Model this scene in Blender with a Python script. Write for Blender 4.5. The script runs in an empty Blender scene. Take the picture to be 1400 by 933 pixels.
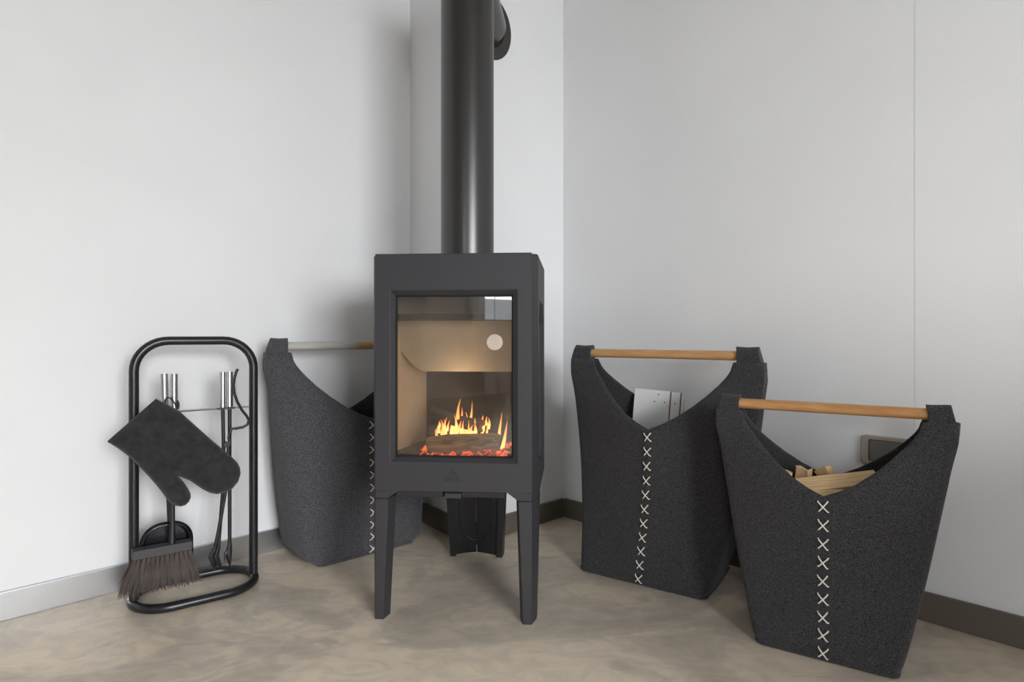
import bpy, bmesh, math, random
from mathutils import Vector, Matrix

# ------------------------------------------------------------------ camera, world, light, exposure
SC = bpy.context.scene
COL = SC.collection
CAM_H, F_PX, Y_HOR = 0.676, 800.0, 458.0          # camera height (m), focal length in px, horizon row of the 1400x933 frame

cam_data = bpy.data.cameras.new('camera')
cam_data.sensor_width = 36.0
cam_data.lens = F_PX / 1400.0 * 36.0
cam_data.shift_y = -(466.5 - Y_HOR) / 1400.0
cam_data.clip_start = 0.02
camera = bpy.data.objects.new('camera', cam_data)
COL.objects.link(camera)
camera.location = (0, 0, CAM_H)
camera.rotation_euler = (math.pi / 2, 0, 0)
SC.camera = camera

world = bpy.data.worlds.new('overcast_sky')
SC.world = world
world.use_nodes = True
bg = world.node_tree.nodes['Background']
bg.inputs[0].default_value = (0.80, 0.90, 1.0, 1)
bg.inputs[1].default_value = 3.0

SC.view_settings.view_transform = 'Standard'
SC.view_settings.look = 'None'
SC.view_settings.gamma = 1.0
SC.view_settings.use_curve_mapping = False
SC.view_settings.exposure = -0.08

# room frame: origin in the hidden room corner, a runs along the left wall, b along the right wall
ANG = math.radians(44.6)
DU = Vector((-math.cos(ANG), -math.sin(ANG), 0))
DV = Vector((math.sin(ANG), -math.cos(ANG), 0))
_PL = Vector((-1.204, 1.376, 0))                   # on the left skirting
_PR = Vector((0.191, 2.172, 0))                    # on the right skirting
_t = (_PR - _PL).dot(-DU)                          # distance along the left wall to the corner
C0 = _PL - DU * _t
ROOM_A, ROOM_B, ROOM_H = 5.0, 5.0, 2.55
SKIRT = 0.012


def room(a, b, z=0.0):
    return C0 + DU * a + DV * b + Vector((0, 0, z))


WIN = {1: dict(a0=1.25, a1=3.05, z0=0.06, z1=1.95), 2: dict(b0=3.42, b1=4.86, z0=0.80, z1=2.0)}


def window_light(name, centre, facing, w, hgt, watts, col):
    ld = bpy.data.lights.new(name, 'AREA')
    ld.shape = 'RECTANGLE'
    ld.size, ld.size_y = w, hgt
    ld.energy = watts
    ld.color = col
    lo = bpy.data.objects.new(name, ld)
    COL.objects.link(lo)
    lo.location = centre
    lo.rotation_euler = (facing + Vector((0, 0, -math.tan(SKY_TILT)))).to_track_quat('-Z', 'Y').to_euler()
    ld.spread = math.radians(106)
    return lo


_w1, _w2 = WIN[1], WIN[2]
SKY_TILT = math.radians(31)                         # daylight falls in from the sky, from outside and above each window
window_light('daylight_window_1', room((_w1['a0'] + _w1['a1']) / 2, ROOM_B + 0.75, (_w1['z0'] + _w1['z1']) / 2 + 0.45), (-DV - DU * 0.30).normalized(), _w1['a1'] - _w1['a0'] + 0.3, 1.9, 178, (0.975, 0.985, 1.0))
window_light('daylight_window_2', room(ROOM_A + 0.65, (_w2['b0'] + _w2['b1']) / 2, (_w2['z0'] + _w2['z1']) / 2 + 0.40), -DU, _w2['b1'] - _w2['b0'] + 0.3, 1.5, 104, (0.965, 0.985, 1.0))

# ------------------------------------------------------------------ materials
MATS = {}


def mat(name, col, rough=0.6, metal=0.0, var=0.0, var_scale=20.0, col2=None, bump=0.0, bump_scale=200.0,
        sheen=0.0, spec=0.5, stretch=(1, 1, 1), coat=0.0, detail=6.0, ramp=(0.3, 0.7)):
    m = bpy.data.materials.new(name)
    m.use_nodes = True
    nt = m.node_tree
    b = nt.nodes['Principled BSDF']
    b.inputs['Base Color'].default_value = (*col, 1)
    b.inputs['Roughness'].default_value = rough
    b.inputs['Metallic'].default_value = metal
    b.inputs['Specular IOR Level'].default_value = spec
    if sheen:
        b.inputs['Sheen Weight'].default_value = sheen
        b.inputs['Sheen Roughness'].default_value = 0.6
    if coat:
        b.inputs['Coat Weight'].default_value = coat
    tc = nt.nodes.new('ShaderNodeTexCoord')
    mp = nt.nodes.new('ShaderNodeMapping')
    mp.inputs['Scale'].default_value = stretch
    nt.links.new(tc.outputs['Object'], mp.inputs['Vector'])
    if col2 is not None:
        n = nt.nodes.new('ShaderNodeTexNoise')
        n.inputs['Scale'].default_value = var_scale
        n.inputs['Detail'].default_value = detail
        r = nt.nodes.new('ShaderNodeValToRGB')
        r.color_ramp.elements[0].position = ramp[0]
        r.color_ramp.elements[1].position = ramp[1]
        r.color_ramp.elements[0].color = (*col, 1)
        r.color_ramp.elements[1].color = (*col2, 1)
        nt.links.new(mp.outputs[0], n.inputs['Vector'])
        nt.links.new(n.outputs['Fac'], r.inputs['Fac'])
        nt.links.new(r.outputs[0], b.inputs['Base Color'])
    if bump:
        n2 = nt.nodes.new('ShaderNodeTexNoise')
        n2.inputs['Scale'].default_value = bump_scale
        n2.inputs['Detail'].default_value = 4.0
        bp = nt.nodes.new('ShaderNodeBump')
        bp.inputs['Strength'].default_value = bump
        bp.inputs['Distance'].default_value = 0.002
        nt.links.new(mp.outputs[0], n2.inputs['Vector'])
        nt.links.new(n2.outputs['Fac'], bp.inputs['Height'])
        nt.links.new(bp.outputs[0], b.inputs['Normal'])
    MATS[name] = m
    return m


mat('wall_paint', (0.80, 0.803, 0.81), 0.85, bump=0.25, bump_scale=90, col2=(0.83, 0.833, 0.84), var_scale=3, spec=0.25)
mat('ceiling_paint', (0.40, 0.39, 0.38), 0.9, spec=0.2)
mat('stove_paint', (0.034, 0.0325, 0.036), 0.55, bump=0.08, bump_scale=900, spec=0.4)
mat('rear_paint', (0.012, 0.012, 0.014), 0.4)
mat('flue_paint', (0.022, 0.020, 0.019), 0.30, spec=0.75)
mat('rosette_paint', (0.040, 0.034, 0.030), 0.6)
mat('black_tube', (0.012, 0.012, 0.014), 0.32, spec=0.5)
mat('black_iron', (0.012, 0.012, 0.013), 0.45)
mat('shovel_enamel', (0.010, 0.011, 0.016), 0.22)
mat('brushed_steel', (0.62, 0.62, 0.63), 0.28, metal=1.0)
mat('skirting_taupe', (0.13, 0.108, 0.088), 0.42, spec=0.45)
mat('skirting_metal', (0.56, 0.57, 0.59), 0.30, metal=0.95, bump=0.05, bump_scale=300, stretch=(1, 1, 12))
mat('felt', (0.020, 0.0197, 0.0215), 1.0, col2=(0.150, 0.149, 0.163), var_scale=560, detail=8, bump=0.45, bump_scale=500, sheen=0.12, spec=0.1, ramp=(0.36, 0.74))
mat('felt_shaded', (0.012, 0.0113, 0.0115), 1.0, col2=(0.096, 0.093, 0.098), var_scale=560, detail=8, bump=0.45, bump_scale=500, sheen=0.12, spec=0.1, ramp=(0.36, 0.74))  # darker copy of the felt: shade painted into the two right-hand baskets
mat('suede', (0.016, 0.016, 0.017), 0.95, col2=(0.034, 0.034, 0.036), var_scale=60, detail=8, bump=0.5, bump_scale=350, sheen=0.15, spec=0.15)
mat('thread', (0.78, 0.72, 0.62), 0.8)
mat('pine_bar', (0.60, 0.36, 0.17), 0.5, col2=(0.48, 0.24, 0.09), var_scale=9, stretch=(1.2, 14, 14), bump=0.08)
mat('oak_bar', (0.56, 0.30, 0.12), 0.5, col2=(0.40, 0.18, 0.06), var_scale=9, stretch=(1.6, 12, 12), bump=0.08)
mat('kindling', (0.80, 0.58, 0.33), 0.75, col2=(0.62, 0.40, 0.19), var_scale=14, stretch=(1.0, 16, 16), bump=0.3, bump_scale=60)
mat('white_melamine', (0.80, 0.80, 0.80), 0.35)
mat('chipboard', (0.24, 0.13, 0.06), 0.8)
mat('hole_dark', (0.02, 0.018, 0.015), 0.8)
mat('bristle', (0.016, 0.010, 0.007), 0.6, col2=(0.055, 0.030, 0.018), var_scale=40)
mat('broom_wood', (0.035, 0.034, 0.035), 0.6, col2=(0.06, 0.058, 0.058), var_scale=30, stretch=(1, 10, 10))
mat('switch_taupe', (0.38, 0.33, 0.275), 0.5)
mat('switch_rocker', (0.16, 0.155, 0.14), 0.35)
mat('black_gap', (0.006, 0.006, 0.006), 0.7)
mat('vermiculite', (0.68, 0.62, 0.55), 0.9, col2=(0.54, 0.48, 0.41), var_scale=8, bump=0.2, bump_scale=150)
mat('ash_brown', (0.15, 0.10, 0.06), 0.95, col2=(0.05, 0.035, 0.025), var_scale=30)
mat('emblem_shade', (0.026, 0.025, 0.027), 0.6)  # stove paint darkened: relief shading of the letters put into the colour
mat('soot_iron', (0.022, 0.020, 0.019), 0.8, col2=(0.05, 0.043, 0.037), var_scale=12)
mat('bark', (0.05, 0.028, 0.014), 0.9, col2=(0.46, 0.28, 0.13), var_scale=26, stretch=(1, 5, 5), bump=0.8, bump_scale=45)
mat('log_end', (0.30, 0.20, 0.11), 0.9, col2=(0.12, 0.07, 0.04), var_scale=25)
mat('char', (0.012, 0.010, 0.009), 0.9, col2=(0.06, 0.05, 0.045), var_scale=40, bump=0.8, bump_scale=60)
mat('window_white', (0.8, 0.8, 0.8), 0.4)
mat('globe_white', (0.85, 0.85, 0.84), 0.25)
MATS['globe_white'].node_tree.nodes['Principled BSDF'].inputs['Emission Color'].default_value = (1, 0.98, 0.94, 1)
MATS['globe_white'].node_tree.nodes['Principled BSDF'].inputs['Emission Strength'].default_value = 4.0
mat('curtain_cloth', (0.80, 0.80, 0.79), 0.9)
_nt = MATS['curtain_cloth'].node_tree
_tl = _nt.nodes.new('ShaderNodeBsdfTranslucent'); _tl.inputs[0].default_value = (0.75, 0.76, 0.77, 1)
_mx = _nt.nodes.new('ShaderNodeMixShader'); _mx.inputs[0].default_value = 0.5
_nt.links.new(_nt.nodes['Principled BSDF'].outputs[0], _mx.inputs[1]); _nt.links.new(_tl.outputs[0], _mx.inputs[2])
_nt.links.new(_mx.outputs[0], _nt.nodes['Material Output'].inputs[0])
mat('gasket', (0.008, 0.008, 0.008), 0.8)


def make_floor_material():
    m = bpy.data.materials.new('micro_cement')
    m.use_nodes = True
    nt = m.node_tree
    L = nt.links.new
    b = nt.nodes['Principled BSDF']
    tc = nt.nodes.new('ShaderNodeTexCoord')
    mp = nt.nodes.new('ShaderNodeMapping')
    mp.inputs['Rotation'].default_value = (0, 0, math.radians(-30))
    mp.inputs['Scale'].default_value = (1.0, 1.6, 1.0)
    L(tc.outputs['Object'], mp.inputs[0])
    n1 = nt.nodes.new('ShaderNodeTexNoise')
    n1.inputs['Scale'].default_value = 1.9
    n1.inputs['Detail'].default_value = 9
    n1.inputs['Roughness'].default_value = 0.58
    n1.inputs['Distortion'].default_value = 1.6
    L(mp.outputs[0], n1.inputs['Vector'])
    r1 = nt.nodes.new('ShaderNodeValToRGB')
    cr = r1.color_ramp
    cr.elements[0].position = 0.32
    cr.elements[0].color = (0.522, 0.458, 0.376, 1)
    cr.elements[1].position = 0.72
    cr.elements[1].color = (0.820, 0.701, 0.544, 1)
    e = cr.elements.new(0.48); e.color = (0.633, 0.556, 0.457, 1)
    e = cr.elements.new(0.52); e.color = (0.732, 0.638, 0.512, 1)
    L(n1.outputs['Fac'], r1.inputs[0])
    n2 = nt.nodes.new('ShaderNodeTexNoise')
    n2.inputs['Scale'].default_value = 9
    n2.inputs['Detail'].default_value = 10
    n2.inputs['Distortion'].default_value = 2.0
    L(mp.outputs[0], n2.inputs['Vector'])
    r2 = nt.nodes.new('ShaderNodeValToRGB')
    r2.color_ramp.elements[0].position = 0.35
    r2.color_ramp.elements[0].color = (0.86, 0.86, 0.86, 1)
    r2.color_ramp.elements[1].position = 0.6
    r2.color_ramp.elements[1].color = (1.06, 1.05, 1.04, 1)
    L(n2.outputs['Fac'], r2.inputs[0])
    mx = nt.nodes.new('ShaderNodeMix')
    mx.data_type = 'RGBA'
    mx.blend_type = 'MULTIPLY'
    mx.inputs[0].default_value = 0.8
    L(r1.outputs[0], mx.inputs[6])
    L(r2.outputs[0], mx.inputs[7])
    L(mx.outputs[2], b.inputs['Base Color'])
    b.inputs['Roughness'].default_value = 0.42
    b.inputs['Specular IOR Level'].default_value = 0.4
    bp = nt.nodes.new('ShaderNodeBump')
    bp.inputs['Strength'].default_value = 0.12
    bp.inputs['Distance'].default_value = 0.003
    L(n2.outputs['Fac'], bp.inputs['Height'])
    L(bp.outputs[0], b.inputs['Normal'])
    MATS['micro_cement'] = m


def make_glass(name, tint, haze_col, haze_lo, haze_hi, refl, soot=False):
    """thin pane: tinted see-through, mirror reflection, a film of ash on it"""
    m = bpy.data.materials.new(name)
    m.use_nodes = True
    nt = m.node_tree
    L = nt.links.new
    nt.nodes.remove(nt.nodes['Principled BSDF'])
    out = nt.nodes['Material Output']
    tr = nt.nodes.new('ShaderNodeBsdfTransparent')
    tr.inputs[0].default_value = (*tint, 1)
    gl = nt.nodes.new('ShaderNodeBsdfGlossy')
    gl.inputs['Roughness'].default_value = 0.015
    fr = nt.nodes.new('ShaderNodeFresnel')
    fr.inputs[0].default_value = refl
    m1 = nt.nodes.new('ShaderNodeMixShader')
    L(fr.outputs[0], m1.inputs[0])
    L(tr.outputs[0], m1.inputs[1])
    L(gl.outputs[0], m1.inputs[2])
    df = nt.nodes.new('ShaderNodeBsdfDiffuse')
    df.inputs[0].default_value = (*haze_col, 1)
    tc = nt.nodes.new('ShaderNodeTexCoord')
    n = nt.nodes.new('ShaderNodeTexNoise')
    n.inputs['Scale'].default_value = 9
    n.inputs['Detail'].default_value = 8
    L(tc.outputs['Object'], n.inputs['Vector'])
    r = nt.nodes.new('ShaderNodeMapRange')
    r.inputs[1].default_value = 0.3
    r.inputs[2].default_value = 0.75
    r.inputs[3].default_value = haze_lo
    r.inputs[4].default_value = haze_hi
    L(n.outputs['Fac'], r.inputs[0])
    m2 = nt.nodes.new('ShaderNodeMixShader')
    L(r.outputs[0], m2.inputs[0])
    L(m1.outputs[0], m2.inputs[1])
    L(df.outputs[0], m2.inputs[2])
    last = m2
    L(last.outputs[0], out.inputs[0])
    MATS[name] = m


def make_emission(name, c0, c1, strength, scale=20, z_lo=None, z_hi=None):
    m = bpy.data.materials.new(name)
    m.use_nodes = True
    nt = m.node_tree
    L = nt.links.new
    nt.nodes.remove(nt.nodes['Principled BSDF'])
    out = nt.nodes['Material Output']
    em = nt.nodes.new('ShaderNodeEmission')
    em.inputs[1].default_value = strength
    tc = nt.nodes.new('ShaderNodeTexCoord')
    r = nt.nodes.new('ShaderNodeValToRGB')
    r.color_ramp.elements[0].color = (*c0, 1)
    r.color_ramp.elements[1].color = (*c1, 1)
    if z_lo is None:
        n = nt.nodes.new('ShaderNodeTexNoise')
        n.inputs['Scale'].default_value = scale
        n.inputs['Detail'].default_value = 5
        L(tc.outputs['Object'], n.inputs['Vector'])
        L(n.outputs['Fac'], r.inputs[0])
        r.color_ramp.elements[0].position = 0.47
        r.color_ramp.elements[1].position = 0.64
        L(r.outputs[0], em.inputs[0])
        L(em.outputs[0], out.inputs[0])
    else:                                            # a flame: hot and dense at its foot, thin and orange at its tip
        sp = nt.nodes.new('ShaderNodeSeparateXYZ')
        L(tc.outputs['Object'], sp.inputs[0])
        mr = nt.nodes.new('ShaderNodeMapRange')
        mr.inputs[1].default_value = z_lo
        mr.inputs[2].default_value = z_hi
        L(sp.outputs['Z'], mr.inputs[0])
        L(mr.outputs[0], r.inputs[0])
        L(r.outputs[0], em.inputs[0])
        lw = nt.nodes.new('ShaderNodeLayerWeight')
        lw.inputs[0].default_value = 0.55
        ad = nt.nodes.new('ShaderNodeMath'); ad.operation = 'MULTIPLY'
        L(mr.outputs[0], ad.inputs[0]); ad.inputs[1].default_value = 0.55
        a2 = nt.nodes.new('ShaderNodeMath'); a2.operation = 'ADD'; a2.use_clamp = True
        L(lw.outputs['Facing'], a2.inputs[0]); L(ad.outputs[0], a2.inputs[1])
        tr = nt.nodes.new('ShaderNodeBsdfTransparent')
        mx = nt.nodes.new('ShaderNodeMixShader')
        L(a2.outputs[0], mx.inputs[0])
        L(em.outputs[0], mx.inputs[1])
        L(tr.outputs[0], mx.inputs[2])
        L(mx.outputs[0], out.inputs[0])
    MATS[name] = m


def make_bar_light_shade():
    """bar of the basket behind the stove: window light painted in as pale grey, shade of the stove as brown"""
    m = mat('bar_light_shade', (0.5, 0.5, 0.5), 0.5)
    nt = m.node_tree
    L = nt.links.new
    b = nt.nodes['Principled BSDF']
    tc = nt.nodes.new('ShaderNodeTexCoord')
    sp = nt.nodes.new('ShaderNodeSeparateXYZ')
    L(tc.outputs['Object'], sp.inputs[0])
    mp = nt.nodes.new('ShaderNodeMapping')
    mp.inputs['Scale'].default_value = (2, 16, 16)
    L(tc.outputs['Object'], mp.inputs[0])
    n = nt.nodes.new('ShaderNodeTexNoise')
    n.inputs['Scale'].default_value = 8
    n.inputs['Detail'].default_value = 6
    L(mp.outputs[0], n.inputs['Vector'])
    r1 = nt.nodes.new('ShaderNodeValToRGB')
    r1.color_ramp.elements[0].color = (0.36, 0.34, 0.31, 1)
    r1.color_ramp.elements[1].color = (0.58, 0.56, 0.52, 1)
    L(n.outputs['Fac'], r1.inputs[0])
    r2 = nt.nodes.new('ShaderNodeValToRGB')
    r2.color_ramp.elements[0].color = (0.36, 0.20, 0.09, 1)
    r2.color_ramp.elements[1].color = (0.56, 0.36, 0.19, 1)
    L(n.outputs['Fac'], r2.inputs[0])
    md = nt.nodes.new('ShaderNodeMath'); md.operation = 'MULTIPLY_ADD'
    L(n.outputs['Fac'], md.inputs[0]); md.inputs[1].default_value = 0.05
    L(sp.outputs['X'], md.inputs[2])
    mr = nt.nodes.new('ShaderNodeMapRange')  # edge of the painted stove shade along the bar
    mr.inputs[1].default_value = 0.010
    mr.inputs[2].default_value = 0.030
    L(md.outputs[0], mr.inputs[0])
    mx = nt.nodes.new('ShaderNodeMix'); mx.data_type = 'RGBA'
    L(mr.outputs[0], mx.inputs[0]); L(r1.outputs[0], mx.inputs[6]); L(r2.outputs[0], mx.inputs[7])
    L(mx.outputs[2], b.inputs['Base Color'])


make_floor_material()
make_bar_light_shade()
make_glass('stove_glass', (0.90, 0.86, 0.80), (0.52, 0.45, 0.37), 0.012, 0.08, 1.75)
make_glass('side_glass', (0.88, 0.80, 0.70), (0.45, 0.36, 0.27), 0.05, 0.18, 1.5)
make_glass('window_glass', (0.98, 0.98, 0.98), (0.7, 0.7, 0.7), 0.0, 0.01, 1.45)
make_emission('ember', (0.03, 0.012, 0.006), (1.0, 0.13, 0.035), 2.2, 60)
make_emission('flame', (1.0, 0.58, 0.20), (1.0, 0.20, 0.03), 3.6, z_lo=0.0, z_hi=1.0)

# ------------------------------------------------------------------ mesh helpers


class MB:
    def __init__(self):
        self.v, self.f = [], []

    def add(self, vs, fs):
        o = len(self.v)
        self.v += [tuple(p) for p in vs]
        self.f += [tuple(i + o for i in q) for q in fs]
        return self

    def box(self, x0, x1, y0, y1, z0, z1):
        vs = [(x, y, z) for z in (z0, z1) for y in (y0, y1) for x in (x0, x1)]
        return self.add(vs, [(0, 2, 3, 1), (4, 5, 7, 6), (0, 1, 5, 4), (2, 6, 7, 3), (0, 4, 6, 2), (1, 3, 7, 5)])

    def obox(self, o, ex, ey, ez):
        """box from a corner and three edge vectors (right-handed)"""
        o, ex, ey, ez = map(Vector, (o, ex, ey, ez))
        vs = [o + ex * i + ey * j + ez * k for k in (0, 1) for j in (0, 1) for i in (0, 1)]
        return self.add(vs, [(0, 2, 3, 1), (4, 5, 7, 6), (0, 1, 5, 4), (2, 6, 7, 3), (0, 4, 6, 2), (1, 3, 7, 5)])

    def loft(self, rings, cap=True, closed=True):
        n = len(rings[0])
        o = len(self.v)
        for r in rings:
            self.v += [tuple(p) for p in r]
        for k in range(len(rings) - 1):
            for i in range(n if closed else n - 1):
                j = (i + 1) % n
                self.f.append((o + k * n + i, o + k * n + j, o + (k + 1) * n + j, o + (k + 1) * n + i))
        if cap and closed:
            self.f.append(tuple(o + i for i in reversed(range(n))))
            self.f.append(tuple(o + (len(rings) - 1) * n + i for i in range(n)))
        return self

    def prism(self, poly, z0, z1):
        return self.loft([[(x, y, z0) for x, y in poly], [(x, y, z1) for x, y in poly]])

    def tube(self, path, r, n=12, closed=False, cap=True):
        """round tube along a path; r is a number or one radius per point"""
        P = [Vector(p) for p in path]
        m = len(P)
        rs = [r] * m if isinstance(r, (int, float)) else r
        rings = []
        up = None
        for i in range(m):
            if closed:
                t = (P[(i + 1) % m] - P[i - 1]).normalized()
            else:
                t = (P[min(i + 1, m - 1)] - P[max(i - 1, 0)]).normalized()
            if up is None:
                up = Vector((0, 0, 1)) if abs(t.z) < 0.9 else Vector((0, 1, 0))
            up = (up - t * up.dot(t)).normalized()
            s = t.cross(up)
            rings.append([P[i] + (up * math.cos(2 * math.pi * k / n) + s * math.sin(2 * math.pi * k / n)) * rs[i] for k in range(n)])
        rings = [list(reversed(q)) for q in rings]
        if closed:
            self.loft(rings + [rings[0]], cap=False)
        else:
            self.loft(rings, cap=cap)
        return self

    def lathe(self, prof, n=32, centre=(0, 0, 0)):
        cx, cy, cz = centre
        rings = [[(cx + r * math.cos(2 * math.pi * k / n), cy + r * math.sin(2 * math.pi * k / n), cz + z) for k in range(n)] for r, z in prof]
        return self.loft(rings, cap=True)

    def ring(self, outer, inner, thick):
        """flat frame between two loops of equal length, given thickness vector"""
        n = len(outer)
        th = Vector(thick)
        o0 = [Vector(p) for p in outer]; i0 = [Vector(p) for p in inner]
        return self.loft([o0, i0, [p + th for p in i0], [p + th for p in o0], o0], cap=False)

    def build(self, name, material, parent=None, smooth=35, bevel=0.0, solid=0.0):
        me = bpy.data.meshes.new(name)
        me.from_pydata([tuple(p) for p in self.v], [], self.f)
        bm = bmesh.new()
        bm.from_mesh(me)
        bmesh.ops.remove_doubles(bm, verts=bm.verts, dist=1e-5)
        bmesh.ops.recalc_face_normals(bm, faces=bm.faces)
        if smooth:
            lim = math.radians(smooth)
            for fc in bm.faces:
                fc.smooth = True
            for e in bm.edges:
                if len(e.link_faces) == 2 and e.calc_face_angle(0) > lim:
                    e.smooth = False
        bm.to_mesh(me)
        bm.free()
        me.materials.append(MATS[material])
        o = bpy.data.objects.new(name, me)
        COL.objects.link(o)
        if parent is not None:
            o.parent = parent
        if solid:
            md = o.modifiers.new('thickness', 'SOLIDIFY')
            md.thickness = solid
            md.offset = 0
        if bevel:
            md = o.modifiers.new('edge', 'BEVEL')
            md.width = bevel
            md.segments = 2
            md.limit_method = 'ANGLE'
            md.angle_limit = math.radians(40)
        return o


def tag(o, label=None, cat=None, group=None, kind=None):
    if label: o['label'] = label
    if cat: o['category'] = cat
    if group: o['group'] = group
    if kind: o['kind'] = kind
    return o


def thing(name, label, cat, loc=(0, 0, 0), rz=0.0, group=None):
    o = bpy.data.objects.new(name, None)
    o.empty_display_size = 0.05
    COL.objects.link(o)
    o.location = loc
    o.rotation_euler = (0, 0, rz)
    return tag(o, label, cat, group)


def struct(o):
    o['kind'] = 'structure'
    return o


def copy_part(src, parent, loc=None, rot=None):
    c = src.copy()
    COL.objects.link(c)
    c.parent = parent
    if loc is not None: c.location = loc
    if rot is not None: c.rotation_euler = rot
    return c


def lerp(a, b, t):
    return a + (b - a) * t


def interp(x, xs, ys):
    if x <= xs[0]: return ys[0]
    for i in range(1, len(xs)):
        if x <= xs[i]:
            return lerp(ys[i - 1], ys[i], (x - xs[i - 1]) / (xs[i] - xs[i - 1]))
    return ys[-1]


def smooth(t):
    t = max(0.0, min(1.0, t))
    return t * t * (3 - 2 * t)


def arc(c, r, a0, a1, n, plane='xz', y=0.0):
    out = []
    for k in range(n + 1):
        a = math.radians(lerp(a0, a1, k / n))
        if plane == 'xz': out.append((c[0] + r * math.cos(a), y, c[1] + r * math.sin(a)))
        else: out.append((c[0] + r * math.cos(a), c[1] + r * math.sin(a), y))
    return out


# ------------------------------------------------------------------ the room
W = 0.10       # wall thickness


def wall_piece(mb, p0, p1, z0, z1, out):
    """upright slab between two floor points, inner face on the line, thickness to the outside"""
    p0 = Vector((p0.x, p0.y, z0)); p1 = Vector((p1.x, p1.y, z0))
    mb.obox(p0, p1 - p0, out * W, Vector((0, 0, z1 - z0)))


S = SKIRT
m = MB(); m.obox(room(-0.3, -0.3, -0.1), DV * (ROOM_B + 0.6), DU * (ROOM_A + 0.6), (0, 0, 0.1)); struct(m.build('floor', 'micro_cement', smooth=0))
m = MB(); m.obox(room(-0.3, -0.3, ROOM_H), DV * (ROOM_B + 0.6), DU * (ROOM_A + 0.6), (0, 0, 0.1)); struct(m.build('ceiling', 'ceiling_paint', smooth=0))
m = MB(); wall_piece(m, room(-S - W, -S), room(ROOM_A + W, -S), 0, ROOM_H, -DV); wall_left = struct(m.build('wall_left', 'wall_paint', smooth=0))

# right wall, with the fine vertical butt joint of the lining that shows in the plaster
_rr = (1250.0 - 700.0) / F_PX
_q = room(-S, 0)
JB = (_rr * _q.y - _q.x) / (DV.x - _rr * DV.y)
m = MB()
wall_piece(m, room(-S, -S), room(-S, JB - 0.0009), 0, ROOM_H, -DU)
wall_piece(m, room(-S - 0.0012, JB - 0.0009), room(-S - 0.0012, JB + 0.0009), 0, ROOM_H, -DU)
wall_piece(m, room(-S, JB + 0.0009), room(-S, ROOM_B + W), 0, ROOM_H, -DU)
struct(m.build('wall_right', 'wall_paint', smooth=0))

# boxed-in chimney breast across the hidden corner
_k = 560.0
rB = Vector((0.191126, 2.171888, 0)); dB = Vector((0.726206, 0.687478, 0))
pB1 = rB + dB * 0.02
pConv = rB + dB * (-0.447)
# where the breast meets the left wall: image column 560
_r = (560.0 - 700.0) / F_PX
_P = room(0, 0); _tt = (_r * _P.y - _P.x) / (DU.x - _r * DU.y)
pA = _P + DU * _tt
ch_face_a = pA - DV * 0.02
m = MB()
nB = Vector((dB.y, -dB.x, 0))                       # towards the room
dA = (pConv - pA).normalized()
nA = Vector((dA.y, -dA.x, 0))
if nA.y > 0: nA = -nA
core = pConv - (nA + nB) * (S / (1 + nA.dot(nB)))
poly = [pA - DV * 0.03 - nA * S, core, pB1 - nB * S, room(-0.05, -0.05)]
m.loft([[Vector((p.x, p.y, 0)) for p in poly], [Vector((p.x, p.y, ROOM_H)) for p in poly]])
struct(m.build('wall_corner', 'wall_paint', smooth=0))


def skirting(name, p0, p1, inward, material='skirting_taupe'):
    mb = MB()
    p0 = Vector((p0.x, p0.y, 0.0)); p1 = Vector((p1.x, p1.y, 0.0))
    mb.obox(p0 - inward * S, p1 - p0, inward * S, (0, 0, 0.068))
    return struct(mb.build(name, material, smooth=0, bevel=0.0015))


skirting('baseboard_left', pA, room(ROOM_A, 0), DV, 'skirting_metal')
skirting('baseboard_right', rB, room(0, ROOM_B), DU)
skirting('baseboard_corner_side', pA, pConv, nA)
skirting('baseboard_corner', pConv, rB, nB)

# the two walls behind the photographer, with the windows that light the room
w1, w2 = WIN[1], WIN[2]
m = MB()
wall_piece(m, room(-W, ROOM_B), room(w1['a0'], ROOM_B), 0, ROOM_H, DV)
wall_piece(m, room(w1['a1'], ROOM_B), room(ROOM_A + W, ROOM_B), 0, ROOM_H, DV)
wall_piece(m, room(w1['a0'], ROOM_B), room(w1['a1'], ROOM_B), 0, w1['z0'], DV)
wall_piece(m, room(w1['a0'], ROOM_B), room(w1['a1'], ROOM_B), w1['z1'], ROOM_H, DV)
struct(m.build('wall_back_right', 'wall_paint', smooth=0))
m = MB()
wall_piece(m, room(ROOM_A, -W), room(ROOM_A, w2['b0']), 0, ROOM_H, DU)
wall_piece(m, room(ROOM_A, w2['b1']), room(ROOM_A, ROOM_B + W), 0, ROOM_H, DU)
wall_piece(m, room(ROOM_A, w2['b0']), room(ROOM_A, w2['b1']), 0, w2['z0'], DU)
wall_piece(m, room(ROOM_A, w2['b0']), room(ROOM_A, w2['b1']), w2['z1'], ROOM_H, DU)
struct(m.build('wall_back_left', 'wall_paint', smooth=0))


def window(name, p0, p1, z0, z1, out, n_mull):
    e = bpy.data.objects.new(name, None); COL.objects.link(e); struct(e)
    d = p1 - p0; ln = d.length; d = d / ln
    base = p0 + out * 0.04

    def bar(mb, s0, s1, za, zb):
        mb.obox(base + d * s0 + Vector((0, 0, za)), d * (s1 - s0), out * 0.05, (0, 0, zb - za))
    mb = MB(); t = 0.05
    bar(mb, 0, ln, z0, z0 + t); bar(mb, 0, ln, z1 - t, z1); bar(mb, 0, t, z0 + t, z1 - t); bar(mb, ln - t, ln, z0 + t, z1 - t)
    for k in range(1, n_mull + 1):
        s = ln * k / (n_mull + 1); bar(mb, s - t / 2, s + t / 2, z0 + t, z1 - t)
    mb.build('window_frame', 'window_white', e, smooth=0)
    mb = MB()
    mb.obox(base + out * 0.022 + d * t + Vector((0, 0, z0 + t)), d * (ln - 2 * t), out * 0.004, (0, 0, z1 - z0 - 2 * t))
    mb.build('window_pane', 'window_glass', e, smooth=0)


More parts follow.
